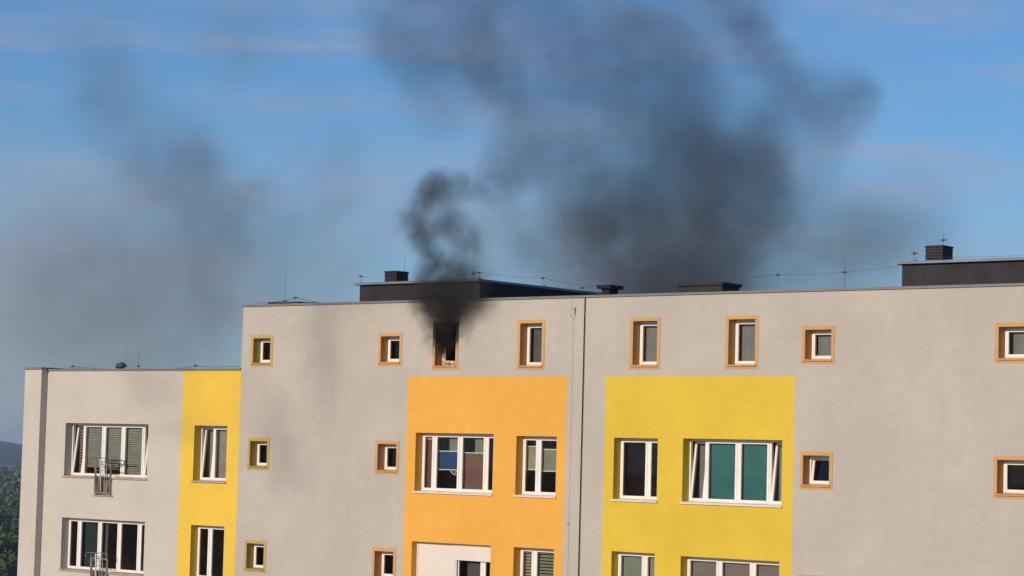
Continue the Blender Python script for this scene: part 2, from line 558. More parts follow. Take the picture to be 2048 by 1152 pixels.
def window(x0, x1, z0, z1, sashes, room='room', sill='sill_white', wide=None, name='window', label=None, frame=True, surround=None, yf=YF, sillgap=(), slope=.03, ceil=0.0):
    """part 'window' (its fixed frame) with sash, pane, blind, sill and the room behind as sub-parts"""
    fr = MB()
    ft = .045
    e = .003
    ring(fr, x0 + e, x1 - e, z0 + e, z1 - e, ft, yf, yf + FD, .006)
    for a, b in zip(sashes, sashes[1:]):
        xm = a['x1']
        if a.get('post', 1):
            fr.bar(xm - .03, xm + .03, yf + .004, yf + FD, z0 + ft, z1 - ft, .005)
    wn = fr.build(name, M['pvc'], B)
    if label: wn['label'] = label
    for s in sashes:
        xa, xb = s['x0'], s['x1']
        a = xa + (ft - .008 if xa == sashes[0]['x0'] else .022)
        b = xb - (ft - .008 if xb == sashes[-1]['x1'] else .022)
        za, zb = z0 + ft - .008, z1 - ft + .008
        t = s.get('t', .065)
        sm = MB()
        xf = tilt_xf(za, yf + .02, R(s['tilt'])) if s.get('tilt') else None
        ring(sm, a, b, za, zb, t, yf - .012, yf + .055, .008, xf, s.get('tb'))
        sm.build('sash', M['pvc'], wn)
        pm = MB()
        P = [(a + t - .004, yf + .022, za + t - .004), (b - t + .004, yf + .022, za + t - .004), (b - t + .004, yf + .022, zb - t + .004), (a + t - .004, yf + .022, zb - t + .004)]
        if xf: P = [xf(p) for p in P]
        pm.quad(*P)
        pm.build('pane', M['glass'], wn, recalc=False)
        ga, gb, gza, gzb = a + t - .02, b - t + .02, za + t - .02, zb - t + .02
        for c in s.get('cover', ()):
            kind, mat = c[0], M[c[1]]
            f0, f1 = c[2] if len(c) > 2 else (0, 1)
            yk = yf + .10 + (.12 if s.get('tilt') else 0)
            ca, cb = gza + (gzb - gza) * f0, gza + (gzb - gza) * f1
            if kind == 'blind':
                cm = MB()
                cm.box(ga, gb, yk, yk + .006, ca, cb)
                cm.build('blind', mat, wn)
                for zz in ((ca,) if f1 >= 1 else (ca, cb)):
                    if f0 > 0 or f1 < 1:
                        MB().bar(ga, gb, yk - .014, yk + .012, zz - .014, zz + .014, .004).build('blind_rail', M['pvc'], wn)
            elif kind == 'slats':
                n = c[3]; cov = c[4]
                for k in range(n):
                    zc = ca + (cb - ca) * (k + .5) / n
                    hh = (cb - ca) / n * cov / 2
                    MB().box(ga, gb, yk, yk + .006, zc - hh, zc + hh, lambda p: (p[0], p[1] + (p[2] - zc) * .35, p[2])).build('slat', mat, wn)
            elif kind == 'curtain':
                cm = MB()
                u0, u1 = c[3] if len(c) > 3 else (0, 1)
                sheet(cm, xa + (xb - xa) * u0, xa + (xb - xa) * u1, ca, cb, yk + .03, .014, max(8, int((xb - xa) * (u1 - u0) * 34)), xa)
                cm.build('curtain', mat, wn, smooth=True)
    # room behind
    rm = MB()
    X0, X1, Z0, Z1, Y0, Y1 = x0 - .5, x1 + .5, z0 - .6, z1 + .3, .424, 3.4
    rm.quad((X0, Y1, Z0), (X1, Y1, Z0), (X1, Y1, Z1), (X0, Y1, Z1))
    rm.quad((X0, Y0, Z0), (X0, Y1, Z0), (X0, Y1, Z1), (X0, Y0, Z1))
    rm.quad((X1, Y0, Z0), (X1, Y1, Z0), (X1, Y1, Z1), (X1, Y0, Z1))
    rm.quad((X0, Y0, Z1), (X1, Y0, Z1), (X1, Y1, Z1), (X0, Y1, Z1))
    rm.quad((X0, Y0, Z0), (X1, Y0, Z0), (X1, Y1, Z0), (X0, Y1, Z0))
    for a, b, c, d in rects(X0, X1, Z0, Z1, [(x0 - .002, x1 + .002, z0 - .002, z1 + .002)]):
        rm.quad((a, Y0, c), (b, Y0, c), (b, Y0, d), (a, Y0, d))
    rm.build('room', M[room], wn)
    # sill: sloping folded metal, a little wider than the opening
    segs = [(x0, x1)]
    if sillgap: segs = [(x0, sillgap[0]), (sillgap[1], x1)]
    for k, (a, b) in enumerate(segs):
        sm = MB()
        la = .045 if a == x0 else 0
        lb = .03 if b == x1 else 0
        ou = -.045
        i = len(sm.v)
        zt = z0 + .012
        # tongue inside the recess
        sm.v += [(a + .004, yf - .002, zt + slope * .5), (b - .004, yf - .002, zt + slope * .5), (b - .004, -.002, zt), (a + .004, -.002, zt),
                 (a + .004, yf - .002, z0 + .001), (b - .004, yf - .002, z0 + .001), (b - .004, -.002, z0 + .001), (a + .004, -.002, z0 + .001)]
        for f in ((0, 1, 2, 3), (4, 7, 6, 5), (0, 4, 5, 1), (2, 6, 7, 3), (1, 5, 6, 2), (0, 3, 7, 4)):
            sm.f.append(tuple(i + j for j in f)); sm.s.append(False)
        sm.bar(a - la, b + lb, ou, -.0025, zt - .05, zt - .001, .004)
        sm.build('sill', M[sill], wn)
    if surround:
        su = MB()
        t = .088
        X0, X1, Z0, Z1 = x0 - .018, x1 + .018, z0 - .018, z1 + .018
        x00, x11, z00, z11 = x0 - t, x1 + t, z0 - t, z1 + t
        for (a, b, c, d) in ((x00, x0, z00, z11), (x1, x11, z00, z11), (x0, x1, z1, z11), (x0, x1, z00, z0)):
            su.box(a, b, -.012, -.0008, c, d)
        for (a, b, c, d) in ((X0, x0, Z0, Z1), (x1, X1, Z0, Z1), (x0, x1, z1, Z1), (x0, x1, Z0, z0)):
            su.box(a + .0005, b - .0005, -.0006, .40, c + .0005, d - .0005)
        su.build('surround', M[surround], wn)
    return wn

def S(x0, x1, **k):
    return dict(x0=x0, x1=x1, **k)

# rows: top storey 0, then 2.77 m lower each
ROW = 2.77
small_z = (2.355, 3.035)
tall_z = (2.245, 3.305)
# painted panels
OR0, OR1, YE0, YE1, PT = -41.28, -36.08, -34.90, -29.53, 1.985
WY0, WT = -49.70, 2.19
GB = GZ
AX0, JX0, JX1, BX1 = -47.40, -35.60, -35.545, -12.0
WX0 = -55.51

def grow(x0, x1, z0, z1, d=.018):
    return (x0 - d, x1 + d, z0 - d, z1 + d)

ow2, ov2 = (-40.95, -38.36, -.96, .545), (-37.62, -36.35, -.96, .51)
ow3, ov3 = (-40.98, -38.36, -.96 - ROW, -2.235), (-37.62, -36.35, -.96 - ROW, -2.235)
yw2, yz2 = (-34.60, -33.31, -.97, .51), (-32.58, -29.83, -.97, .525)
yw3, yz3 = tuple([-34.60, -33.33, -.97 - ROW, -2.20]), tuple([-32.58, -29.85, -.97 - ROW, -2.225])
lw2, lv2 = (-54.62, -51.06, -.91, .64), (-49.17, -47.87, -.91, .63)
lw3, lv3 = (-54.62, -51.06, -.91 - ROW + .06, -2.115), (-49.17, -47.85, -.91 - ROW + .06, -2.125)
door2 = (-53.24, -52.50, -1.42, -.91)
door3 = (-53.24, -52.50, -1.42 - ROW + .06, lw3[2])

wall('orange_panel_wall', M['orange'], OR0, OR1, GB, PT, [ow2, ov2, ow3, ov3], label='orange painted wall panel below the smoking window')
wall('yellow_panel_wall', M['yellow'], YE0, YE1, GB, PT, [yw2, yz2, yw3, yz3], label='yellow painted wall panel right of the expansion joint')
wall('wing_yellow_wall', M['yellow_light'], WY0, AX0, GB, WT, [lv2, lv3], label='yellow painted strip at the right end of the low wing')
holes_A, holes_B = [], []
SM = []
for x in (-46.95, -42.25):
    for k in range(3):
        dz = -ROW * k
        h = (x, x + .655, small_z[0] + dz - (.04 if k else 0), small_z[1] + dz - (.03 if k else 0))
        SM.append((h, k, x)); holes_A.append(grow(*h))
TA = [(-40.37, -39.68, *tall_z), (-37.58, -36.89, *tall_z)]
TB = [(-34.10, -33.39, *tall_z), (-31.35, -30.61, *tall_z)]
for t in TA: holes_A.append(grow(*t))
for t in TB: holes_B.append(grow(*t))
for k in range(3):
    dz = -ROW * k
    h = (-29.26, -28.57, small_z[0] + dz - (.06 if k else 0), small_z[1] + dz - (.07 if k else 0)); SM.append((h, k, -29.26)); holes_B.append(grow(*h))
for k in range(3):
    dz = -ROW * k
    h = (-24.40, -23.20, small_z[0] + dz - (.12 if k else 0), small_z[1] + dz - (.07 if k else 0)); SM.append((h, k, -24.40)); holes_B.append(grow(*h))
wall('facade_wall', M['grey'], AX0, JX0, GB, 3.93, holes_A, [(OR0, OR1, GB - 1, PT)], label='grey rendered wall of the section with the burning flat')
wall('facade_wall', M['grey'], JX1, BX1, GB, 3.93, holes_B, [(YE0, YE1, GB - 1, PT)], label='grey rendered wall right of the expansion joint')
wall('wing_wall', M['pale'], WX0, WY0, GB, WT, [lw2, lw3, door2, door3], label='pale rendered wall of the low left wing')
# the end pilaster of the wing stands proud
MB().box(-56.26, WX0, -.235, 12.0, GB, 2.235).build('end_pilaster', M['pale'], B)
# hidden sides: left side of the high block above the wing, back and right end
sd = MB()
sd.box(AX0, AX0 + .3, .0005, 12.0, WT - .3, 3.93)
sd.box(AX0, BX1, 11.7, 12.0, GB, 3.93)
sd.box(BX1 - .3, BX1, .0005, 11.7, GB, 3.93)
sd.box(WX0, AX0 - .001, 11.7, 12.0, GB, WT - .2)
sd.build('side_wall', M['grey'], B)
rf = MB()
rf.box(AX0 + .31, BX1 - .31, .25, 11.69, 3.45, 3.70)
rf.box(AX0 + .31, BX1 - .31, .005, .249, 3.45, 3.925)
rf.build('main_roof', M['felt'], B)
MB().box(WX0 + .01, AX0 - .002, .01, 11.69, WT - .35, WT - .12).build('wing_roof', M['felt'], B)
# expansion joint
MB().box(JX0 + .001, JX1 - .001, .03, .06, GB, 3.92).build('expansion_joint', M['black'], B)

# copings: folded sheet lengths with their lapped seams
def coping(name, x0, x1, y0, y1, z, mat, th=.055, out=.045, seam=2.0, dropf=.05):
    mb = MB()
    mb.bar(x0, x1, y0 - out, y1, z, z + th * .45, .004)
    mb.bar(x0, x1, y0 - out, y0 - out + .012, z - dropf * .6, z - .0005, .002)
    n = max(1, int((x1 - x0) / seam))
    for k in range(1, n):
        xx = x0 + (x1 - x0) * k / n
        mb.box(xx - .012, xx + .012, y0 - out - .003, y1 + .003, z + th * .45, z + th * .45 + .008)
    return mb.build(name, mat, B)
coping('coping', AX0 - .03, JX0 + .01, 0, .30, 3.935, M['coping'])
coping('coping', JX0 + .012, BX1, 0, .30, 3.935, M['coping'])
coping('coping', WX0 + .002, AX0 - .002, 0, .28, WT + .005, M['coping'])
cp = MB()
cp.bar(-56.30, WX0 + .04, -.28, 12.04, 2.237, 2.262, .003)
cp.box(-56.30, WX0 + .04, -.281, -.268, 2.20, 2.236)
cp.build('coping', M['coping'], B)

# ---- windows of the coloured panels
window(*yz2, [S(-32.58, -32.10, tilt=7.5, cover=[('curtain', 'lace', (0, 1), (.30, 1))]),
              S(-32.10, -31.19, cover=[('blind', 'teal')]), S(-31.19, -30.31, cover=[('blind', 'teal')]),
              S(-30.31, -29.83, tilt=7.5, cover=[('curtain', 'lace_beige', (0, 1), (.1, 1))])],
       label='wide four-light window with two teal blinds and tilted end sashes')
window(*yw2, [S(-34.60, -33.76), S(-33.76, -33.31)], label='two-light window with dark panes in the yellow panel')
window(*ow2, [S(-40.95, -40.52, cover=[('blind', 'brown_blind', (0, .95))]),
              S(-40.52, -39.66, cover=[('blind', 'blue', (.37, .72)), ('curtain', 'sage', (.70, .96), (.45, 1))]),
              S(-39.66, -38.80, cover=[('blind', 'mauve', (0, .70)), ('curtain', 'sage', (.70, .96), (.45, 1))]),
              S(-38.80, -38.36)],
       label='wide window with brown, blue and mauve blinds in the orange panel')
window(*ov2, [S(-37.62, -37.11, cover=[('blind', 'beige', (.43, .87))]), S(-37.11, -36.35, cover=[('blind', 'sage', (.41, .82))])],
       label='two-light window with beige blinds drawn half way in the orange panel')
window(*yw3, [S(-34.60, -33.80, cover=[('blind', 'sage')]), S(-33.80, -33.33, cover=[('blind', 'lace_beige')])], label='lower two-light window with grey-green roller blind')
window(*yz3, [S(-32.58, -31.66, cover=[('blind', 'mauvegrey')]), S(-31.66, -30.73, cover=[('blind', 'mauvegrey')]), S(-30.73, -29.85, cover=[('blind', 'mauvegrey')])],
       label='lower three-light window with mauve-grey blinds')
window(*ov3, [S(-37.62, -37.16, cover=[('slats', 'beige', (0, 1), 17, .72)]), S(-37.16, -36.35, cover=[('slats', 'sage', (0, 1), 17, .66)])], label='lower window with banded day-and-night blinds')
# wide window with the white roller shutters: shutter curtain left, shutter box over the right lights
w3 = window(*ow3, [S(-40.98, -40.30), S(-40.30, -39.68), S(-39.68, -38.80, cover=[('curtain', 'dcurtain', (0, 1), (.3, .95))]), S(-38.80, -38.36)],
            label='window half closed by a white roller shutter, bottom of the orange panel', sill='sill_white')
sh = MB()
for k in range(32):
    zt = -2.24 - .047 * k
    if zt - .046 < ow3[2]: break
    sh.bar(-40.93, -39.73, .205, .219, zt - .0468, zt, .0008)
so = sh.build('roller_shutter', M['shutter'], w3)
fr = None
MB().bar(-40.978, -40.932, .19, .235, ow3[2] + .002, -2.238, .004).build('shutter_guide', M['shutter'], w3)
MB().bar(-39.728, -39.668, .19, .235, ow3[2] + .002, -2.238, .004).build('shutter_guide', M['shutter'], w3)
MB().bar(-39.664, -38.362, .165, .235, -2.655, -2.238, .006).build('shutter_box', M['shutter'], w3)
MB().bar(-39.664, -39.62, .19, .235, ow3[2] + .002, -2.658, .004).build('shutter_guide', M['shutter'], w3)

# a white plastic hanger seen inside the pane below the blue blind
hg = MB()
hg.tube([(-40.14, .40, -.36), (-40.06, .40, -.44), (-39.98, .40, -.38), (-39.92, .40, -.46), (-39.84, .40, -.40)], .018, 6)
hg.tube([(-40.06, .40, -.44), (-39.96, .40, -.50), (-39.74, .40, -.52)], .02, 6)
ho = hg.build('sock_hanger', M['plastic_white'])
tag(ho, 'white plastic hanger hanging inside the window below the blue blind', 'hanger')

# ---- windows of the low wing
def wing_doorwindow(zz, door, specs, label, dsp):
    wn = window(*zz, specs, sill='sill_grey', label=label, sillgap=(door[0], door[1]))
    # the balcony door leaf carries on below the sill line
    dl = MB()
    ring(dl, door[0] + .003, door[1] - .003, door[2] + .003, zz[2] - .0, .07, YF, YF + .06, .006)
    dl.bar(door[0] + .073, door[1] - .073, YF + .01, YF + .04, door[2] + .073, zz[2] - .07, .006)
    dl.build('door_panel', M['rail'], wn)
    MB().bar(door[0] - .05, door[1] + .05, -.05, .255, door[2] - .03, door[2] + .006, .004).build('door_sill', M['sill_grey'], wn)
    rl = MB()
    top = zz[2] + .40
    for x in (door[0] + .02, door[1] - .05):
        rl.bar(x, x + .03, -.055, -.02, door[2] + .05, top, .004)
    rl.bar(door[0] + .052, door[1] - .052, -.055, -.02, top - .035, top, .004)
    rl.bar(door[0] + .052, door[1] - .052, -.055, -.02, door[2] + .05, door[2] + .08, .004)
    r = rl.build('railing', M['rail'], wn)
    n = 7
    for k in range(n):
        xx = door[0] + .05 + (door[1] - door[0] - .1) * (k + .5) / n
        MB().bar(xx - .016, xx + .016, -.048, -.026, door[2] + .08, zz[2] + .06 + .0 * k, .004).build('railing_bar', M['rail'], wn)
    return wn
wing_doorwindow(lw2, door2, [S(-54.62, -54.10, tilt=7, cover=[('slats', 'pink', (0, 1), 16, .72)]), S(-54.10, -53.22, cover=[('slats', 'greenslat', (.14, 1), 20, .84)]),
    S(-53.22, -52.38, cover=[('slats', 'greenslat', (.1, 1), 20, .84)]), S(-52.38, -51.50, cover=[('slats', 'greenslat', (0, 1), 22, .84)]), S(-51.50, -51.06, tilt=6)],
    'wide wing window with drawn grey-green slatted blinds', 0)
wing_doorwindow(lw3, door3, [S(-54.62, -54.13), S(-54.13, -53.24, cover=[('curtain', 'dimteal', (0, 1), (0, 1))]),
    S(-53.24, -52.40, cover=[('curtain', 'dcurtain', (0, 1), (0, .25))]), S(-52.40, -51.55), S(-51.55, -51.06)],
    'wide wing window with dark panes and a teal curtain', 0)
window(*lv2, [S(-49.17, -48.66, tilt=5, cover=[('curtain', 'lace_beige')]), S(-48.66, -47.87, cover=[('curtain', 'lace_beige')])], sill='sill_grey', label='window with pale curtains in the yellow strip')
window(*lv3, [S(-49.17, -48.66), S(-48.66, -47.85)], sill='sill_grey', label='window with dark panes in the yellow strip')

# ---- small and tall windows with painted surrounds
for h, k, x in SM:
    col = 'ochre_band' if x == -46.95 else 'orange_band'
    sill = 'sill_ochre' if x == -46.95 else 'sill_orange'
    tilt = 9 if (x == -29.26 and k == 1) else 0
    pos = {-46.95: 'leftmost column', -42.25: 'column left of the orange panel', -29.26: 'column right of the yellow panel', -24.40: 'column at the right edge'}[x]
    cover = []
    if x in (-29.26, -24.40) and k == 0: cover = [('curtain', 'lace', (0, 1), (.12, 1))]
    window(*h, [S(h[0], h[1], tilt=tilt, cover=cover)], sill=sill, surround=col,
           label='small %s-banded window in the %s, %s row%s' % ('yellow' if col == 'ochre_band' else 'orange', pos, ('top', 'middle', 'bottom')[k], ', sash tilted open' if tilt else ''))
for i, t in enumerate((TA[1], TB[0], TB[1])):
    window(*t, [S(t[0], t[1], cover=[('curtain', 'lace' if i else 'dcurtain', (0, 1), (.12, 1))])], sill='sill_orange', surround='orange_band',
           label='tall narrow orange-banded window, ' + ('between the smoking window and the expansion joint', 'first right of the expansion joint', 'second right of the expansion joint')[i])

# ---- the burnt-out window
t = TA[0]
bw = MB()
bw.bar(t[0] + .003, t[0] + .055, YF, YF + FD, t[2] + .003, t[2] + .34, .006)
bw.v[-1] = (bw.v[-1][0], bw.v[-1][1], bw.v[-1][2] - .1)
i = len(bw.v)
bw.bar(t[0] + .055, t[1] - .004, YF + .001, YF + FD, t[2] + .003, t[2] + .06, .006)
bw.bar(t[0] + .10, t[1] - .09, YF - .012, YF + .05, t[2] + .062, t[2] + .135, .01, lambda p: (p[0], p[1], p[2] + .03 * math.sin(p[0] * 9)))
wn = bw.build('burnt_window', M['pvc_burnt'], B)
wn['label'] = 'burnt-out window with charred frame and smoke pouring out'
sm = MB()
sm.v = [(t[0] + .055, YF - .01, t[2] + .06), (t[0] + .155, YF - .01, t[2] + .06), (t[0] + .12, YF - .01, t[2] + .40), (t[0] + .105, YF - .01, t[2] + .47),
        (t[0] + .055, YF + .03, t[2] + .06), (t[0] + .155, YF + .03, t[2] + .06), (t[0] + .12, YF + .03, t[2] + .40), (t[0] + .105, YF + .03, t[2] + .47)]
sm.f = [(0, 1, 2, 3), (4, 7, 6, 5), (0, 4, 5, 1), (1, 5, 6, 2), (2, 6, 7, 3), (3, 7, 4, 0)]; sm.s = [False] * 6
sm.build('sash_remnant', M['pvc_burnt'], wn)
rm = MB()
rm.box(t[0] - .5, t[1] + .5, .424, 3.4, t[2] - .6, t[3] + .3)
rm.f = [f for k, f in enumerate(rm.f) if k != 2]; rm.s = rm.s[:5]
for a, b, c, d in rects(t[0] - .5, t[1] + .5, t[2] - .6, t[3] + .3, [(t[0] - .002, t[1] + .002, t[2] - .002, t[3] + .002)]):
    rm.quad((a, .424, c), (b, .424, c), (b, .424, d), (a, .424, d))
rm.build('burnt_room', M['soot'], wn)
MB().bar(t[0] - .045, t[1] + .03, -.045, -.0025, t[2] - .02, t[2] + .014, .004).bar(t[0] + .004, t[1] - .004, -.002, YF - .002, t[2] + .001, t[2] + .016, .002).build('sill', M['sill_orange'], wn)
def sooty(name, base, cx, cz, z0=2.45, z1=3.05):
    """paint blackened by the fire: soot licks up from the opening, with a ragged edge"""
    mt = M[base].copy(); mt.name = name
    T = NT(mt.node_tree)
    b = T.n['Principled BSDF']
    src = b.inputs['Base Color'].links[0].from_socket
    tc = T.new('ShaderNodeTexCoord')
    sx = T.new('ShaderNodeSeparateXYZ')
    T.l.new(tc.outputs['Object'], sx.inputs[0])
    n = T.noise(tc.outputs['Object'], 4.0, 5, .6)
    z = T.math('ADD', sx.outputs[2], T.math('MULTIPLY', T.math('SUBTRACT', n.outputs[0], .5), .9))
    T.l.new(T.mixc(T.smooth(z, z0, z1, 0, .93), src, (.02, .016, .013, 1)), b.inputs['Base Color'])
    return mt
su = MB()
tt = .088
x0, x1, z0, z1 = t
for (a, b, c, d) in ((x0 - tt, x0, z0 - tt, z1 + tt), (x1, x1 + tt, z0 - tt, z1 + tt), (x0, x1, z1, z1 + tt), (x0, x1, z0 - tt, z0)):
    su.box(a, b, -.012, -.0008, c, d)
for (a, b, c, d) in ((x0 - .018, x0, z0 - .018, z1 + .018), (x1, x1 + .018, z0 - .018, z1 + .018), (x0, x1, z1, z1 + .018), (x0, x1, z0 - .018, z0)):
    su.box(a + .0005, b - .0005, -.0006, .40, c + .0005, d - .0005)
su.build('sooty_surround', sooty('sooty_orange_band', 'orange_band', 0, 0), wn)

# ---- thin lightning conductor bedded in the facade left of the joint
cb = MB()
cb.bar(-35.945, -35.905, -.012, -.0005, GB, 3.40, .004)
cb.bar(-36.02, -35.985, -.010, -.0005, 3.50, 3.93, .003)
cb.tube([(-36.0, -.012, 3.52), (-35.97, -.02, 3.42), (-35.90, -.02, 3.38), (-35.87, -.02, 3.46), (-35.88, -.02, 3.58)], .007, 6)
cb.build('conductor_cover', M['grey'], B)
MB().bar(-35.90, -35.86, -.04, -.002, 3.50, 3.66, .006).bar(-35.91, -35.85, -.045, -.041, 3.60, 3.68, .001).build('junction_clamp', M['sill_grey'], B)
MB().bar(-35.95, -35.90, -.03, -.013, -1.62, -1.56, .004).build('junction_clamp', M['sill_grey'], B)
# box on the side wall above the wing roof
MB().box(AX0 - .13, AX0 - .002, .1, .35, 2.40, 2.82).build('wall_box', M['sill_grey'], B)

# ---- rooftop structures (parts of the building)
def housing(x0, x1, y0, y1, zt, label):
    """stair and lift housing: cladding in panels under an overhanging metal edge"""
    core = MB().box(x0 + .02, x1 - .02, y0 + .02, y1 - .02, 3.70, zt - .068).build('roof_housing', M['slate'], B)
    core['label'] = label
    n = int((x1 - x0) / .9)
    for k in range(n):
        a = x0 + (x1 - x0) * k / n; b = x0 + (x1 - x0) * (k + 1) / n
        MB().bar(a + .0007, b - .0007, y0, y0 + .018, 3.71, zt - .072, .0007).build('cladding_panel', M['slate'], core)
    m_ = int((y1 - y0) / 1.1)
    for k in range(m_):
        a = y0 + .03 + (y1 - y0 - .03) * k / m_; b = y0 + .03 + (y1 - y0 - .03) * (k + 1) / m_
        MB().box(x1 - .018, x1, a + .005, b - .005, 3.71, zt - .072).build('cladding_panel', M['slate'], core)
        MB().box(x0, x0 + .018, a + .005, b - .005, 3.71, zt - .072).build('cladding_panel', M['slate'], core)
    ed = MB()
    ed.bar(x0 - .12, x1 + .04, y0 - .12, y1 + .12, zt - .067, zt - .016, .005)
    ed.bar(x0 - .10, x1 + .02, y0 - .10, y1 + .10, zt - .0155, zt, .003)
    ed.build('roof_edge', M['coping_dark'], core)
    return core
housing(-45.85, -41.46, 3.0, 10.6, 4.74, 'dark clad roof housing left, beside the smoke')
housing(-28.52, -19.0, 3.0, 9.4, 4.80, 'dark clad roof housing near the right edge')
def chimney(x0, x1, y0, y1, z0, z1, label, cap=.04, ov=.012, courses=6):
    c = MB()
    n = courses
    for k in range(n):
        a = z0 + (z1 - cap - z0) * k / n; b = z0 + (z1 - cap - z0) * (k + 1) / n
        c.bar(x0 + (.004 if k % 2 else 0), x1, y0 + (.004 if k % 2 else 0), y1, a, b - .006, .004)
    o = c.build('chimney', M['slate'], B)
    o['label'] = label
    MB().bar(x0 - ov, x1 + ov, y0 - ov, y1 + ov, z1 - cap, z1, .008).build('chimney_cap', M['slate'], o)
    return o
chimney(-45.66, -45.20, 3.8, 4.3, 4.74, 5.13, 'square vent chimney on the left roof housing')
chimney(-28.36, -27.90, 3.8, 4.3, 4.80, 5.24, 'square vent chimney on the right roof housing')
chimney(-39.47, -39.20, 5.8, 6.2, 3.70, 4.72, 'slim chimney with projecting cap behind the expansion joint', ov=.10, cap=.10)
chimney(-36.9, -35.5, 5.8, 6.6, 3.70, 4.70, 'long low chimney block half hidden by dark smoke', ov=.05, cap=.08)
hb = MB()
hb.bar(-47.1, -45.9, .62, 1.3, 3.70, 4.07, .02)
hb.bar(-46.7, -45.4, .66, 1.25, 4.0, 4.04, .01)
hb.build('roof_hatch', M['felt'], B)

# ------------------------------------------------------------------ things standing on the roof
ROD_GROUP = 'lightning rods on the roof'
def rod(x, y, zr, top, label, arm=0):
    root = empty('lightning_rod', (x, y, zr))
    tag(root, label, 'lightning rod', ROD_GROUP)
    MB().tube([(0, 0, 0), (0, 0, .035), (0, 0, .05)], [.07, .07, .05], 12).build('base', M['concrete'], root)
    MB().tube([(0, 0, .06), (0, 0, (top - zr) * .55), (0, 0, top - zr)], [.0045, .0035, .002], 6).build('mast', M['wire'], root)
    if arm:
        MB().tube([(-.09, 0, arm), (.09, 0, arm)], .012, 6).tube([(0, 0, arm - .03), (0, 0, arm + .03)], .022, 6).build('clamp', M['wire'], root)
rod(-46.75, .95, 3.70, 5.05, 'thin lightning rod on the left end of the high roof', .42)
rod(-46.35, .95, 3.70, 4.24, 'short rod just right of the leftmost rod on the high roof', .5)
rod(-45.58, 4.55, 4.74, 6.0, 'tall rod rising behind the chimney of the left housing', .42)
rod(-46.1, 3.3, 4.74, 4.98, 'stub rod at the left corner of the left housing', .22)
rod(-42.45, 3.9, 4.74, 5.65, 'rod near the right corner of the left housing', .24)
rod(-41.75, 3.3, 4.74, 4.97, 'stub rod at the right corner of the left housing', .2)
rod(-41.6, 5.9, 4.74, 5.06, 'stub rod half way back on the left housing', .24)
rod(-38.75, 4.0, 3.70, 4.56, 'rod with cross arm beside the expansion joint', .8)
rod(-32.62, 4.0, 3.70, 4.85, 'rod carrying the wire between the yellow panel and the smoke', .98)
rod(-30.69, 4.0, 3.70, 5.15, 'rod carrying the wire left of the right housing', .99)
rod(-28.1, 4.2, 4.80, 5.62, 'thin rod by the chimney of the right housing', .6)
rod(-28.75 + .5, 3.1, 4.80, 5.06, 'stub rod at the left corner of the right housing', .2)
rod(-53.9, 1.6, 2.07, 3.0, 'left of the two thin rods on the low wing roof', .3)
rod(-53.35, 1.6, 2.07, 2.9, 'right of the two thin rods on the low wing roof', .3)
rod(-49.75, .5, 2.07, 2.42, 'stub rod above the left edge of the yellow strip', .25)
rod(-55.6, 1.0, 2.07, 2.42, 'stub rod beside the end pilaster of the wing', .28)

def wire(name, pts, label, r=.0028):
    P = []
    for a, b in zip(pts, pts[1:]):
        n = 10
        L = math.dist(a, b)
        for k in range(n + (b is pts[-1])):
            u = k / n
            P.append((a[0] + (b[0] - a[0]) * u, a[1] + (b[1] - a[1]) * u, a[2] + (b[2] - a[2]) * u - L * .012 * 4 * u * (1 - u)))
    o = MB().tube(P, r, 5).build(name, M['wire'])
    tag(o, label, 'wire', 'conductor wires strung across the roof')
wire('conductor_wire', [(-38.75, 4, 4.5), (-37.2, 4.2, 4.70), (-35.2, 4.2, 4.68), (-32.62, 4, 4.68), (-30.69, 4, 4.69), (-28.3, 3.6, 4.84)], 'thin wire strung from the joint to the right roof housing')
wire('conductor_wire', [(-42.45, 3.9, 4.98), (-41.75, 3.3, 4.96), (-41.6, 5.9, 4.98), (-41.6, 8.2, 4.92), (-41.55, 10.4, 4.8)], 'wire along the shaded edge of the left housing')
wire('conductor_wire', [(-46.1, 3.3, 4.96), (-45.75, 3.6, 4.90), (-45.3, 3.7, 4.84), (-42.45, 3.9, 4.98)], 'wire sagging along the front of the left housing')
wire('conductor_wire', [(-28.25, 3.1, 5.0), (-28.0, 3.3, 4.93), (-27.3, 3.4, 4.9), (-24.0, 3.4, 4.96), (-20.0, 3.4, 4.9)], 'wire along the front of the right housing')
wire('conductor_wire', [(-55.6, 1.0, 2.36), (-54.9, 1.0, 2.30), (-53.9, 1.6, 2.28), (-53.35, 1.6, 2.3), (-49.75, .5, 2.3), (-47.6, .5, 2.32)], 'wire low along the edge of the wing roof', .006)
wire('conductor_wire', [(-47.3, .3, 4.03), (-46.75, .95, 4.12), (-46.35, .95, 4.2), (-45.2, .8, 4.03)], 'wire at the left end of the high roof', .006)
# dark cowl on the wing roof
cw = empty('vent_cowl', (-53.35, .9, 2.07))
tag(cw, 'small dark vent cowl standing on the low wing roof', 'vent')
MB().tube([(0, 0, 0), (0, 0, .18)], .07, 12).build('pipe', M['wire'], cw)
MB().tube([(-.18, 0, .25), (-.1, 0, .26), (.08, 0, .29), (.17, 0, .30)], [.04, .09, .10, .05], 10).build('cowl', M['wire'], cw)
fl = MB().bar(-55.3, -54.4, .4, .9, 2.07, 2.30, .01, lambda p: (p[0], p[1], p[2] - (.05 if p[2] > 2.2 and p[0] > -54.6 else 0))).build('flashing_sheet', M['coping_dark'])
tag(fl, 'folded metal flashing lying behind the wing parapet near the pilaster', 'metal sheet')

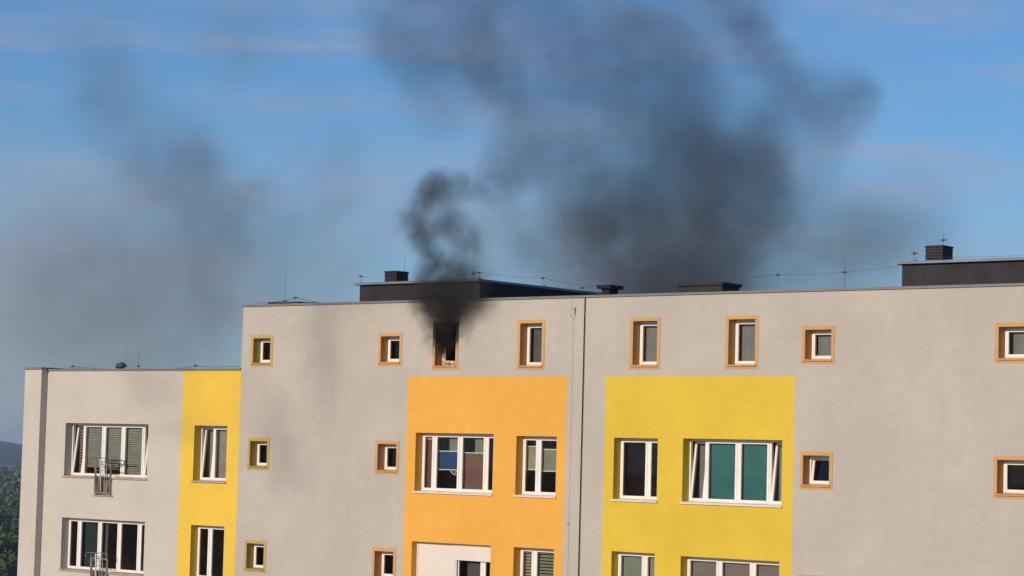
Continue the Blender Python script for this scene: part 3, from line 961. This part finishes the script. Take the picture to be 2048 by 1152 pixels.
# ------------------------------------------------------------------ drying racks hooked over the door railings
def rack(x, y, z, ang, label, wide):
    root = empty('drying_rack', (x, y, z))
    root.rotation_euler.z = ang
    tag(root, label, 'drying rack', 'drying racks on the wing railings')
    a = MB()
    h = wide / 2
    a.tube([(-h, -.12, -.14), (-h - .02, -.12, -.06), (-h + .01, -.12, -.01), (-h + .06, -.12, 0), (h - .06, -.12, 0), (h - .01, -.12, -.01), (h + .02, -.12, -.06), (h, -.12, -.14)], .013, 7)
    a.build('top_bar', M['steel'], root)
    for s in (-1, 1):
        MB().tube([(s * h * .55, -.10, .0), (s * h * .58, -.08, -.5), (s * h * .62, -.02, -1.0)], .013, 7).build('upright', M['steel'], root)
    for k in range(3):
        MB().tube([(-h * .58, -.10, -.10 - .13 * k), (h * .58, -.10, -.10 - .13 * k)], .010, 6).build('crossbar', M['steel'], root)
    MB().tube([(-.04, -.10, -.02), (-.03, -.1, -.2), (-.02, -.09, -.6), (0, -.08, -.95)], .022, 7).build('folded_leg', M['plastic_white'], root)
rack(-52.86, -.02, -.35, R(-4), 'steel drying rack folded on the upper wing railing', .86)
rack(-52.92, -.02, -.35 - ROW + .05, R(3), 'steel drying rack with curled ends on the lower wing railing', .86)
# small clothes-peg arm on the upper rack
pg = MB()
pg.tube([(-52.7, -.12, -.40), (-52.4, -.14, -.42), (-51.95, -.16, -.40), (-51.85, -.16, -.42), (-51.84, -.16, -.55)], .016, 6)
pg.tube([(-52.7, -.12, -.62), (-52.2, -.14, -.66)], .014, 6)
for k in range(6):
    pg.tube([(-52.66 + .09 * k, -.14, -.36 - .02 * (k % 2)), (-52.66 + .09 * k, -.14, -.47)], .013, 5)
tag(pg.build('peg_rail', M['wire']), 'dark rail of clothes pegs sticking out right of the upper drying rack', 'clothes pegs')

# ------------------------------------------------------------------ smoke
def smoke_mat(name, col, dens, aniso=0.2):
    mt = bpy.data.materials.new(name)
    mt.use_nodes = True
    T = NT(mt.node_tree)
    T.n.clear()
    out = T.new('ShaderNodeOutputMaterial')
    pv = T.new('ShaderNodeVolumePrincipled')
    pv.inputs['Color'].default_value = (*col, 1)
    pv.inputs['Density'].default_value = dens
    pv.inputs['Anisotropy'].default_value = aniso
    T.l.new(pv.outputs[0], out.inputs['Volume'])
    return mt

def smoke(name, blobs, voxel, mat, label, warp=(1.2, .35), wscale=(.45, 1.4), detail=(.55, 2.1), lo=.37, hi=.66, floor=.2, seed=0.0, sq=(1, 1, 1)):
    A = np.array(blobs)
    rot = Matrix.Identity(3)
    org = Vector(A[:, :3].mean(0))
    A = np.column_stack([(A[:, :3] - np.array(org)) @ np.array(rot), A[:, 3]])
    pad = A[:, 3].max() * .35
    mn = (A[:, :3] - A[:, 3:4]).min(0) - .2371
    mx = (A[:, :3] + A[:, 3:4]).max(0) + .2
    vd = bpy.data.volumes.new(name)
    o = link(bpy.data.objects.new(name, vd))
    o.location = org
    o.rotation_euler = rot.to_euler()
    tag(o, label, 'smoke', kind='stuff')
    ng = bpy.data.node_groups.new(name, 'GeometryNodeTree')
    ng.interface.new_socket('Geometry', in_out='INPUT', socket_type='NodeSocketGeometry')
    ng.interface.new_socket('Geometry', in_out='OUTPUT', socket_type='NodeSocketGeometry')
    T = NT(ng)
    gi = T.new('NodeGroupInput'); go = T.new('NodeGroupOutput')
    pl = T.new('GeometryNodeInputPosition').outputs[0]
    cx = T.new('ShaderNodeCombineXYZ')
    for k in range(3):
        T.l.new(T.math('ADD', T.vec('DOT_PRODUCT', pl, tuple(rot[k])), org[k]), cx.inputs[k])
    pos = cx.outputs[0]
    ps = T.vec('ADD', pos, (seed, seed * .7, -seed * .3))
    p = pos
    for amp, s in zip(warp, wscale):
        nz = T.noise(ps, s, 2, .5)
        p = T.vec('ADD', p, T.vec('SCALE', T.vec('SUBTRACT', nz.outputs['Color'], (.5, .5, .5)), amp * 2))
    tot = None
    for (x, y, z, r, a) in blobs:
        d = T.vec('LENGTH', T.vec('MULTIPLY', T.vec('SUBTRACT', p, (x, y, z)), (1 / r, 1 / r, 1 / r)))
        v = T.smooth(d, 1.45, 0.05, 0, a)
        # map range with descending limits
        tot = v if tot is None else T.math('ADD', tot, v)
    # soften the sum so that crowded places do not turn solid
    tot = T.math('DIVIDE', tot, T.math('ADD', tot, .9))
    tot = T.math('MULTIPLY', tot, 1.9)
    d1 = T.noise(ps, detail[0], 5, .58, .25)
    d2 = T.noise(T.vec('ADD', p, (seed, 3, 1)), detail[1], 5, .66, .35)
    nn = T.math('ADD', T.math('MULTIPLY', d1.outputs[0], .62), T.math('MULTIPLY', d2.outputs[0], .38))
    den = T.math('MULTIPLY', tot, T.smooth(nn, lo, hi, floor, 1.0))
    vc = T.new('GeometryNodeVolumeCube')
    T.l.new(den, vc.inputs['Density'])
    vc.inputs['Min'].default_value = tuple(mn)
    vc.inputs['Max'].default_value = tuple(mx)
    for k, ax in enumerate(('Resolution X', 'Resolution Y', 'Resolution Z')):
        vc.inputs[ax].default_value = max(8, int((mx[k] - mn[k]) / voxel))
    sm_ = T.new('GeometryNodeSetMaterial')
    T.l.new(vc.outputs[0], sm_.inputs[0])
    sm_.inputs['Material'].default_value = mat
    T.l.new(sm_.outputs[0], go.inputs[0])
    md = o.modifiers.new('smoke', 'NODES')
    md.node_group = ng
    vd.materials.append(mat)
    return o

smoke_back = [(-43.5, 13.4, 1.5, 1.3, .8), (-43.8, 14.2, 3.2, 1.6, .9), (-44.3, 15.5, 4.4, 1.9, .9), (-44.63, 17.08, 5.66, 2.1, 0.9), (-44.25, 17.33, 7.13, 2.42, 1), (-45.78, 16.67, 7.62, 1.95, 0.8), (-43.1, 17.02, 8.34, 2.08, 0.8), (-47.52, 17.63, 8.28, 1.5, 0.5), (-45.51, 17.63, 9.18, 1.97, 0.6), (-41.76, 16.4, 9.33, 1.57, 0.6), (-40.0, 16.53, 9.71, 1.4, 0.55), (-38.43, 16.28, 10.82, 1.22, 0.5), (-40.28, 16.91, 11.66, 1.09, 0.5), (-41.17, 16.25, 12.59, 0.94, 0.4), (-42.22, 16.93, 14.06, 1.12, 0.4), (-38.31, 17.24, 11.24, 0.77, 0.3), (-40.75, 16.65, 7.1, 1.56, 0.4), (-47.62, 17.28, 6.25, 1.66, 0.4), (-39.43, 17.15, 7.4, 1.71, 0.25), (-36.26, 16.24, 7.49, 1.49, 0.2), (-38.48, 17.09, 5.97, 1.69, 0.3), (-48.8, 16.61, 6.9, 1.66, 0.3), (-35.26, 16.86, 7.51, 0.89, 0.15)]
smoke_mid = [(-47.74, 15.15, 9.2, 1.47, 0.7), (-49.33, 15.81, 10.36, 1.5, 0.7), (-50.71, 15.4, 10.06, 1.34, 0.6), (-49.74, 14.95, 11.28, 1.32, 0.5), (-51.35, 15.57, 12.33, 1.35, 0.7), (-51.93, 15.95, 13.63, 1.53, 0.8), (-51.99, 15.19, 14.38, 1.69, 0.6), (-54.1, 15.06, 13.86, 1.89, 0.4), (-56.2, 15.32, 14.26, 1.23, 0.4), (-56.09, 16.2, 15.45, 1.77, 0.4), (-48.07, 16.26, 12.67, 1.33, 0.7), (-46.91, 15.78, 13.66, 1.96, 0.45), (-45.52, 16.14, 11.96, 2.27, 0.4), (-49.65, 16.05, 14.29, 2.18, 0.4), (-53.78, 15.3, 11.61, 1.03, 0.3), (-44.62, 14.85, 13.64, 1.91, 0.35), (-47.12, 15.75, 7.75, 1.79, 0.4), (-42.79, 15.59, 12.15, 1.89, 0.25), (-52.34, 15.28, 16.14, 2.04, 0.5), (-48.92, 15.06, 16.08, 1.98, 0.4), (-55.38, 15.35, 16.65, 1.74, 0.3)]
smoke_left = [(-65.28, 14, 10.58, 1.66, 0.5), (-66.94, 14, 11.05, 1.68, 0.5), (-68.1, 14, 12.07, 1.69, 0.5), (-69.86, 14, 13.34, 1.53, 0.45), (-70.24, 14, 14.92, 1.34, 0.5), (-69.34, 14, 14.27, 1.14, 0.4), (-66.89, 14, 10.11, 1.86, 0.3), (-64.15, 14, 9.23, 1.64, 0.35), (-61.84, 14, 15.11, 1.62, 0.3), (-63.1, 14, 14.49, 1.46, 0.2), (-58.63, 14, 10.2, 1.23, 0.25), (-57.2, 14, 10.46, 1.04, 0.25), (-65.32, 14, 6.14, 2.76, 0.3), (-69.4, 14, 5.11, 3.21, 0.25), (-73.55, 14, 6.36, 2.92, 0.2), (-58.93, 14, 5.98, 2.1, 0.3), (-65.97, 14, 8.2, 2.4, 0.3), (-70.12, 14, 7.8, 2.66, 0.2), (-60.94, 14, 6.74, 1.96, 0.25), (-56.58, 14, 6.95, 1.55, 0.2), (-58.24, 14, 12.29, 1.05, 0.1)]
smoke_wisp = [(-44.46, -4.0, 2.49, 0.85, 0.18), (-44.4, -4.0, 3.13, 0.77, 0.4), (-44.34, -4.0, 3.76, 0.85, 0.35), (-44.75, -4.0, 4.54, 0.71, 0.4), (-44.23, -4.0, 5.16, 0.77, 0.6), (-44.45, -4.0, 5.94, 0.77, 0.55), (-43.36, -4.0, 5.76, 0.84, 0.5), (-43.2, -4.0, 6.26, 0.83, 0.35), (-41.97, -4.0, 6.08, 0.82, 0.25), (-40.44, -4.0, 6.25, 0.81, 0.35), (-39.77, -4.0, 6.22, 0.54, 0.2), (-45.06, -4.0, 7.06, 1.07, 0.4), (-46.0, -4.2, 1.6, 1.0, 0.35), (-45.6, -3.8, 0.6, 0.9, 0.25)]
smoke_veil = [(-81.58, 18, 5.17, 4.86, 0.6), (-75.5, 18, 5.07, 4.48, 0.6), (-69.61, 18, 5.77, 3.92, 0.6), (-78.56, 18, 9.08, 3.54, 0.35), (-64.95, 18, 6.43, 3.23, 0.5), (-60.34, 18, 7.78, 2.57, 0.35), (-55.48, 18, 7.25, 2.31, 0.35), (-51.83, 18, 7.12, 2.07, 0.3), (-72.67, 18, 8.64, 3.0, 0.3), (-39.94, 18, 6.08, 2.2, 0.25)]
smoke_front = [(-40.23, 0.25, 3.19, 0.31, 1.3), (-40.19, 0.22, 2.8, 0.28, 0.7), (-39.98, -0.1, 3.42, 0.31, 1.0), (-39.87, -0.25, 3.26, 0.28, 0.55), (-39.76, -0.4, 3.55, 0.41, 1.0), (-39.7, -0.5, 3.8, 0.46, 1.1), (-40.11, -0.55, 3.83, 0.43, 0.6), (-39.25, -0.55, 3.81, 0.4, 0.6), (-40.54, -0.55, 3.84, 0.33, 0.4), (-38.78, -0.55, 3.83, 0.33, 0.4), (-38.47, -0.5, 3.87, 0.2, 0.2), (-40.26, -0.4, 3.41, 0.28, 0.42), (-40.22, -0.35, 3.0, 0.23, 0.35), (-40.43, -0.3, 2.78, 0.18, 0.15), (-39.24, -0.35, 3.39, 0.23, 0.4), (-39.23, -0.3, 2.99, 0.16, 0.28), (-39.75, -0.6, 4.12, 0.51, 0.95), (-39.96, -0.6, 4.47, 0.46, 0.85), (-40.01, -0.6, 4.79, 0.38, 0.7), (-40.05, -0.6, 5.11, 0.34, 0.6), (-40.37, -0.6, 5.41, 0.38, 0.55), (-40.18, -0.6, 5.75, 0.43, 0.5), (-40.53, -0.6, 6.09, 0.36, 0.4), (-40.37, -0.6, 6.49, 0.43, 0.6), (-39.98, -0.6, 6.8, 0.43, 0.6), (-39.37, -0.6, 6.72, 0.43, 0.5), (-38.84, -0.6, 6.58, 0.3, 0.2), (-39.57, -0.6, 6.11, 0.56, 0.22), (-39.39, -0.6, 5.72, 0.45, 0.28), (-38.92, -0.6, 5.13, 0.55, 0.26), (-38.77, -0.6, 5.51, 0.5, 0.2), (-39.43, -0.6, 4.58, 0.55, 0.4), (-40.91, -0.6, 5.85, 0.44, 0.15), (-41.18, -0.6, 6.12, 0.33, 0.12), (-38.44, -0.6, 4.55, 0.45, 0.2), (-38.92, -0.6, 4.25, 0.5, 0.35)]
smoke_back += [(-42.45, 14, 4.93, 1.84, 0.9), (-43.98, 14, 5.19, 1.4, 0.7), (-40.8, 14, 5.04, 1.51, 0.8), (-46.48, 16, 7.1, 1.79, 0.5), (-46.91, 15, 6.06, 1.93, 0.4), (-48.18, 15, 7.24, 1.63, 0.35), (-49.62, 15, 6.47, 1.81, 0.2), (-39.66, 15, 5.54, 1.52, 0.35), (-39.81, 16, 7.93, 1.38, 0.3), (-36.79, 16, 6.74, 1.5, 0.25), (-35.09, 16, 6.23, 1.18, 0.2), (-43.4, 16, 9.85, 1.43, 0.4), (-40.77, 16, 10.16, 1.24, 0.4)]
smoke_mid += [(-42.02, 15.5, 14.29, 0.94, 0.8), (-41.25, 15.5, 13.43, 0.86, 0.8), (-40.5, 15.5, 12.5, 0.85, 0.85), (-39.57, 15.5, 11.57, 0.84, 0.85), (-38.66, 15.5, 10.96, 0.76, 0.8), (-37.43, 15.5, 10.95, 0.75, 0.6), (-42.8, 15.5, 15.17, 1.11, 0.7), (-47.56, 15.5, 8.08, 1.31, 0.5), (-46.97, 15.5, 9.03, 1.14, 0.3), (-48.7, 15.5, 11.45, 0.99, 0.4), (-53.49, 15.5, 11.44, 0.86, 0.35), (-44.23, 15.5, 10.65, 1.75, 0.3), (-45.99, 15.5, 9.95, 1.45, 0.25), (-57.35, 15.5, 15.1, 1.06, 0.3)]
smoke_back += [(-40.31, 8, 4.79, 0.85, 0.5), (-38.92, 8, 4.84, 1.11, 0.55), (-37.25, 8, 4.97, 1.17, 0.6), (-36.1, 8, 4.73, 0.81, 0.35), (-38.46, 9, 5.92, 1.26, 0.3)]
smoke_front += [(-38.44, -0.6, 6.73, 0.55, 0.1), (-37.96, -0.5, 6.99, 0.66, 0.08), (-37.25, -0.4, 7.21, 0.7, 0.06), (-37.94, -0.5, 6.36, 0.68, 0.05)]
smoke_veil += [(-38.14, 18.0, 6.34, 2.32, 0.45), (-34.7, 18.0, 6.84, 2.4, 0.35), (-47.75, 18.0, 6.98, 2.51, 0.5), (-42.8, 18.0, 8.75, 2.25, 0.3), (-49.97, 18.0, 10.48, 2.39, 0.3), (-53.36, 18.0, 12.46, 2.46, 0.25)]
smoke_mid += [(-45.07, 15.5, 12.65, 2.73, 0.42), (-43.45, 15.5, 10.44, 2.37, 0.42), (-46.41, 15.5, 10.63, 1.94, 0.45), (-41.2, 15.5, 10.91, 1.86, 0.35), (-54.45, 15.5, 12.91, 1.9, 0.35), (-49.6, 15.5, 13.19, 2.0, 0.4), (-41.52, 15.5, 8.74, 1.86, 0.35)]
smoke_front = [(x, y, z, r, a * (.68 if z > 4.3 else 1)) for x, y, z, r, a in smoke_front]
SM_BACK = smoke_mat('dark_smoke_behind', (.245, .25, .28), .48)
SM_MID = smoke_mat('drifting_smoke', (.24, .25, .29), .42)
SM_LEFT = smoke_mat('thin_grey_smoke', (.45, .46, .50), .26)
SM_WISP = smoke_mat('near_grey_smoke', (.30, .31, .34), .46)
SM_FRONT = smoke_mat('sooty_window_smoke', (.19, .165, .15), 4.2)
smoke('smoke_cloud', smoke_back, .11, SM_BACK, 'thick dark smoke billowing up behind the roof right of the joint', warp=(.9, .42), wscale=(.45, 1.6), floor=.26, seed=3.0)
smoke('smoke_cloud', [(x, y, z, r * .92, 1.55 * a ** 1.7) for x, y, z, r, a in smoke_mid], .11, SM_MID, 'dark smoke drifting high above the burning flat at top centre', warp=(.75, .42), wscale=(.45, 1.7), floor=.3, seed=17.0)
smoke('smoke_cloud', smoke_left, .14, SM_LEFT, 'thin grey smoke trailing away over the low left wing', seed=29.0)
SM_VEIL = smoke_mat('pale_smoke_veil', (.90, .93, .99), .13, -.15)
smoke('smoke_cloud', smoke_veil, .22, SM_VEIL, 'pale veil of thinned smoke hanging low in the sky behind the whole roof line', warp=(1.6, .4), detail=(.3, 1.0), lo=.25, hi=.7, floor=.4, seed=53.0)
smoke('smoke_cloud', smoke_wisp, .07, SM_WISP, 'ragged grey wisp of smoke rising in front of the step between wing and high block', warp=(.8, .3), wscale=(.6, 1.8), detail=(.9, 2.6), floor=.3, seed=41.0)
smoke('smoke_plume', smoke_front, .035, SM_FRONT, 'black smoke pouring out of the burnt window and over the roof edge', warp=(.22, .12), wscale=(1.3, 3.6), detail=(1.7, 4.6), lo=.37, hi=.64, seed=8.0)

# ------------------------------------------------------------------ air
hz = MB().box(-7200, 900, -900, 7200, GZ - 1, 45).build('haze', bpy.data.materials.new('hazy_air'))
tag(hz, 'thin bluish summer haze', kind='stuff')
hm = hz.data.materials[0]
hm.use_nodes = True
T = NT(hm.node_tree)
T.n.clear()
ho_ = T.new('ShaderNodeOutputMaterial')
pv = T.new('ShaderNodeVolumePrincipled')
pv.inputs['Color'].default_value = (.55, .74, 1.0, 1)
pv.inputs['Density'].default_value = 0.00014
T.l.new(pv.outputs[0], ho_.inputs['Volume'])
sc.cycles.volume_step_rate = 1.8
sc.cycles.volume_max_steps = 512
sc.cycles.transparent_max_bounces = 96      # sunlight has to cross many cells of the smoke grids
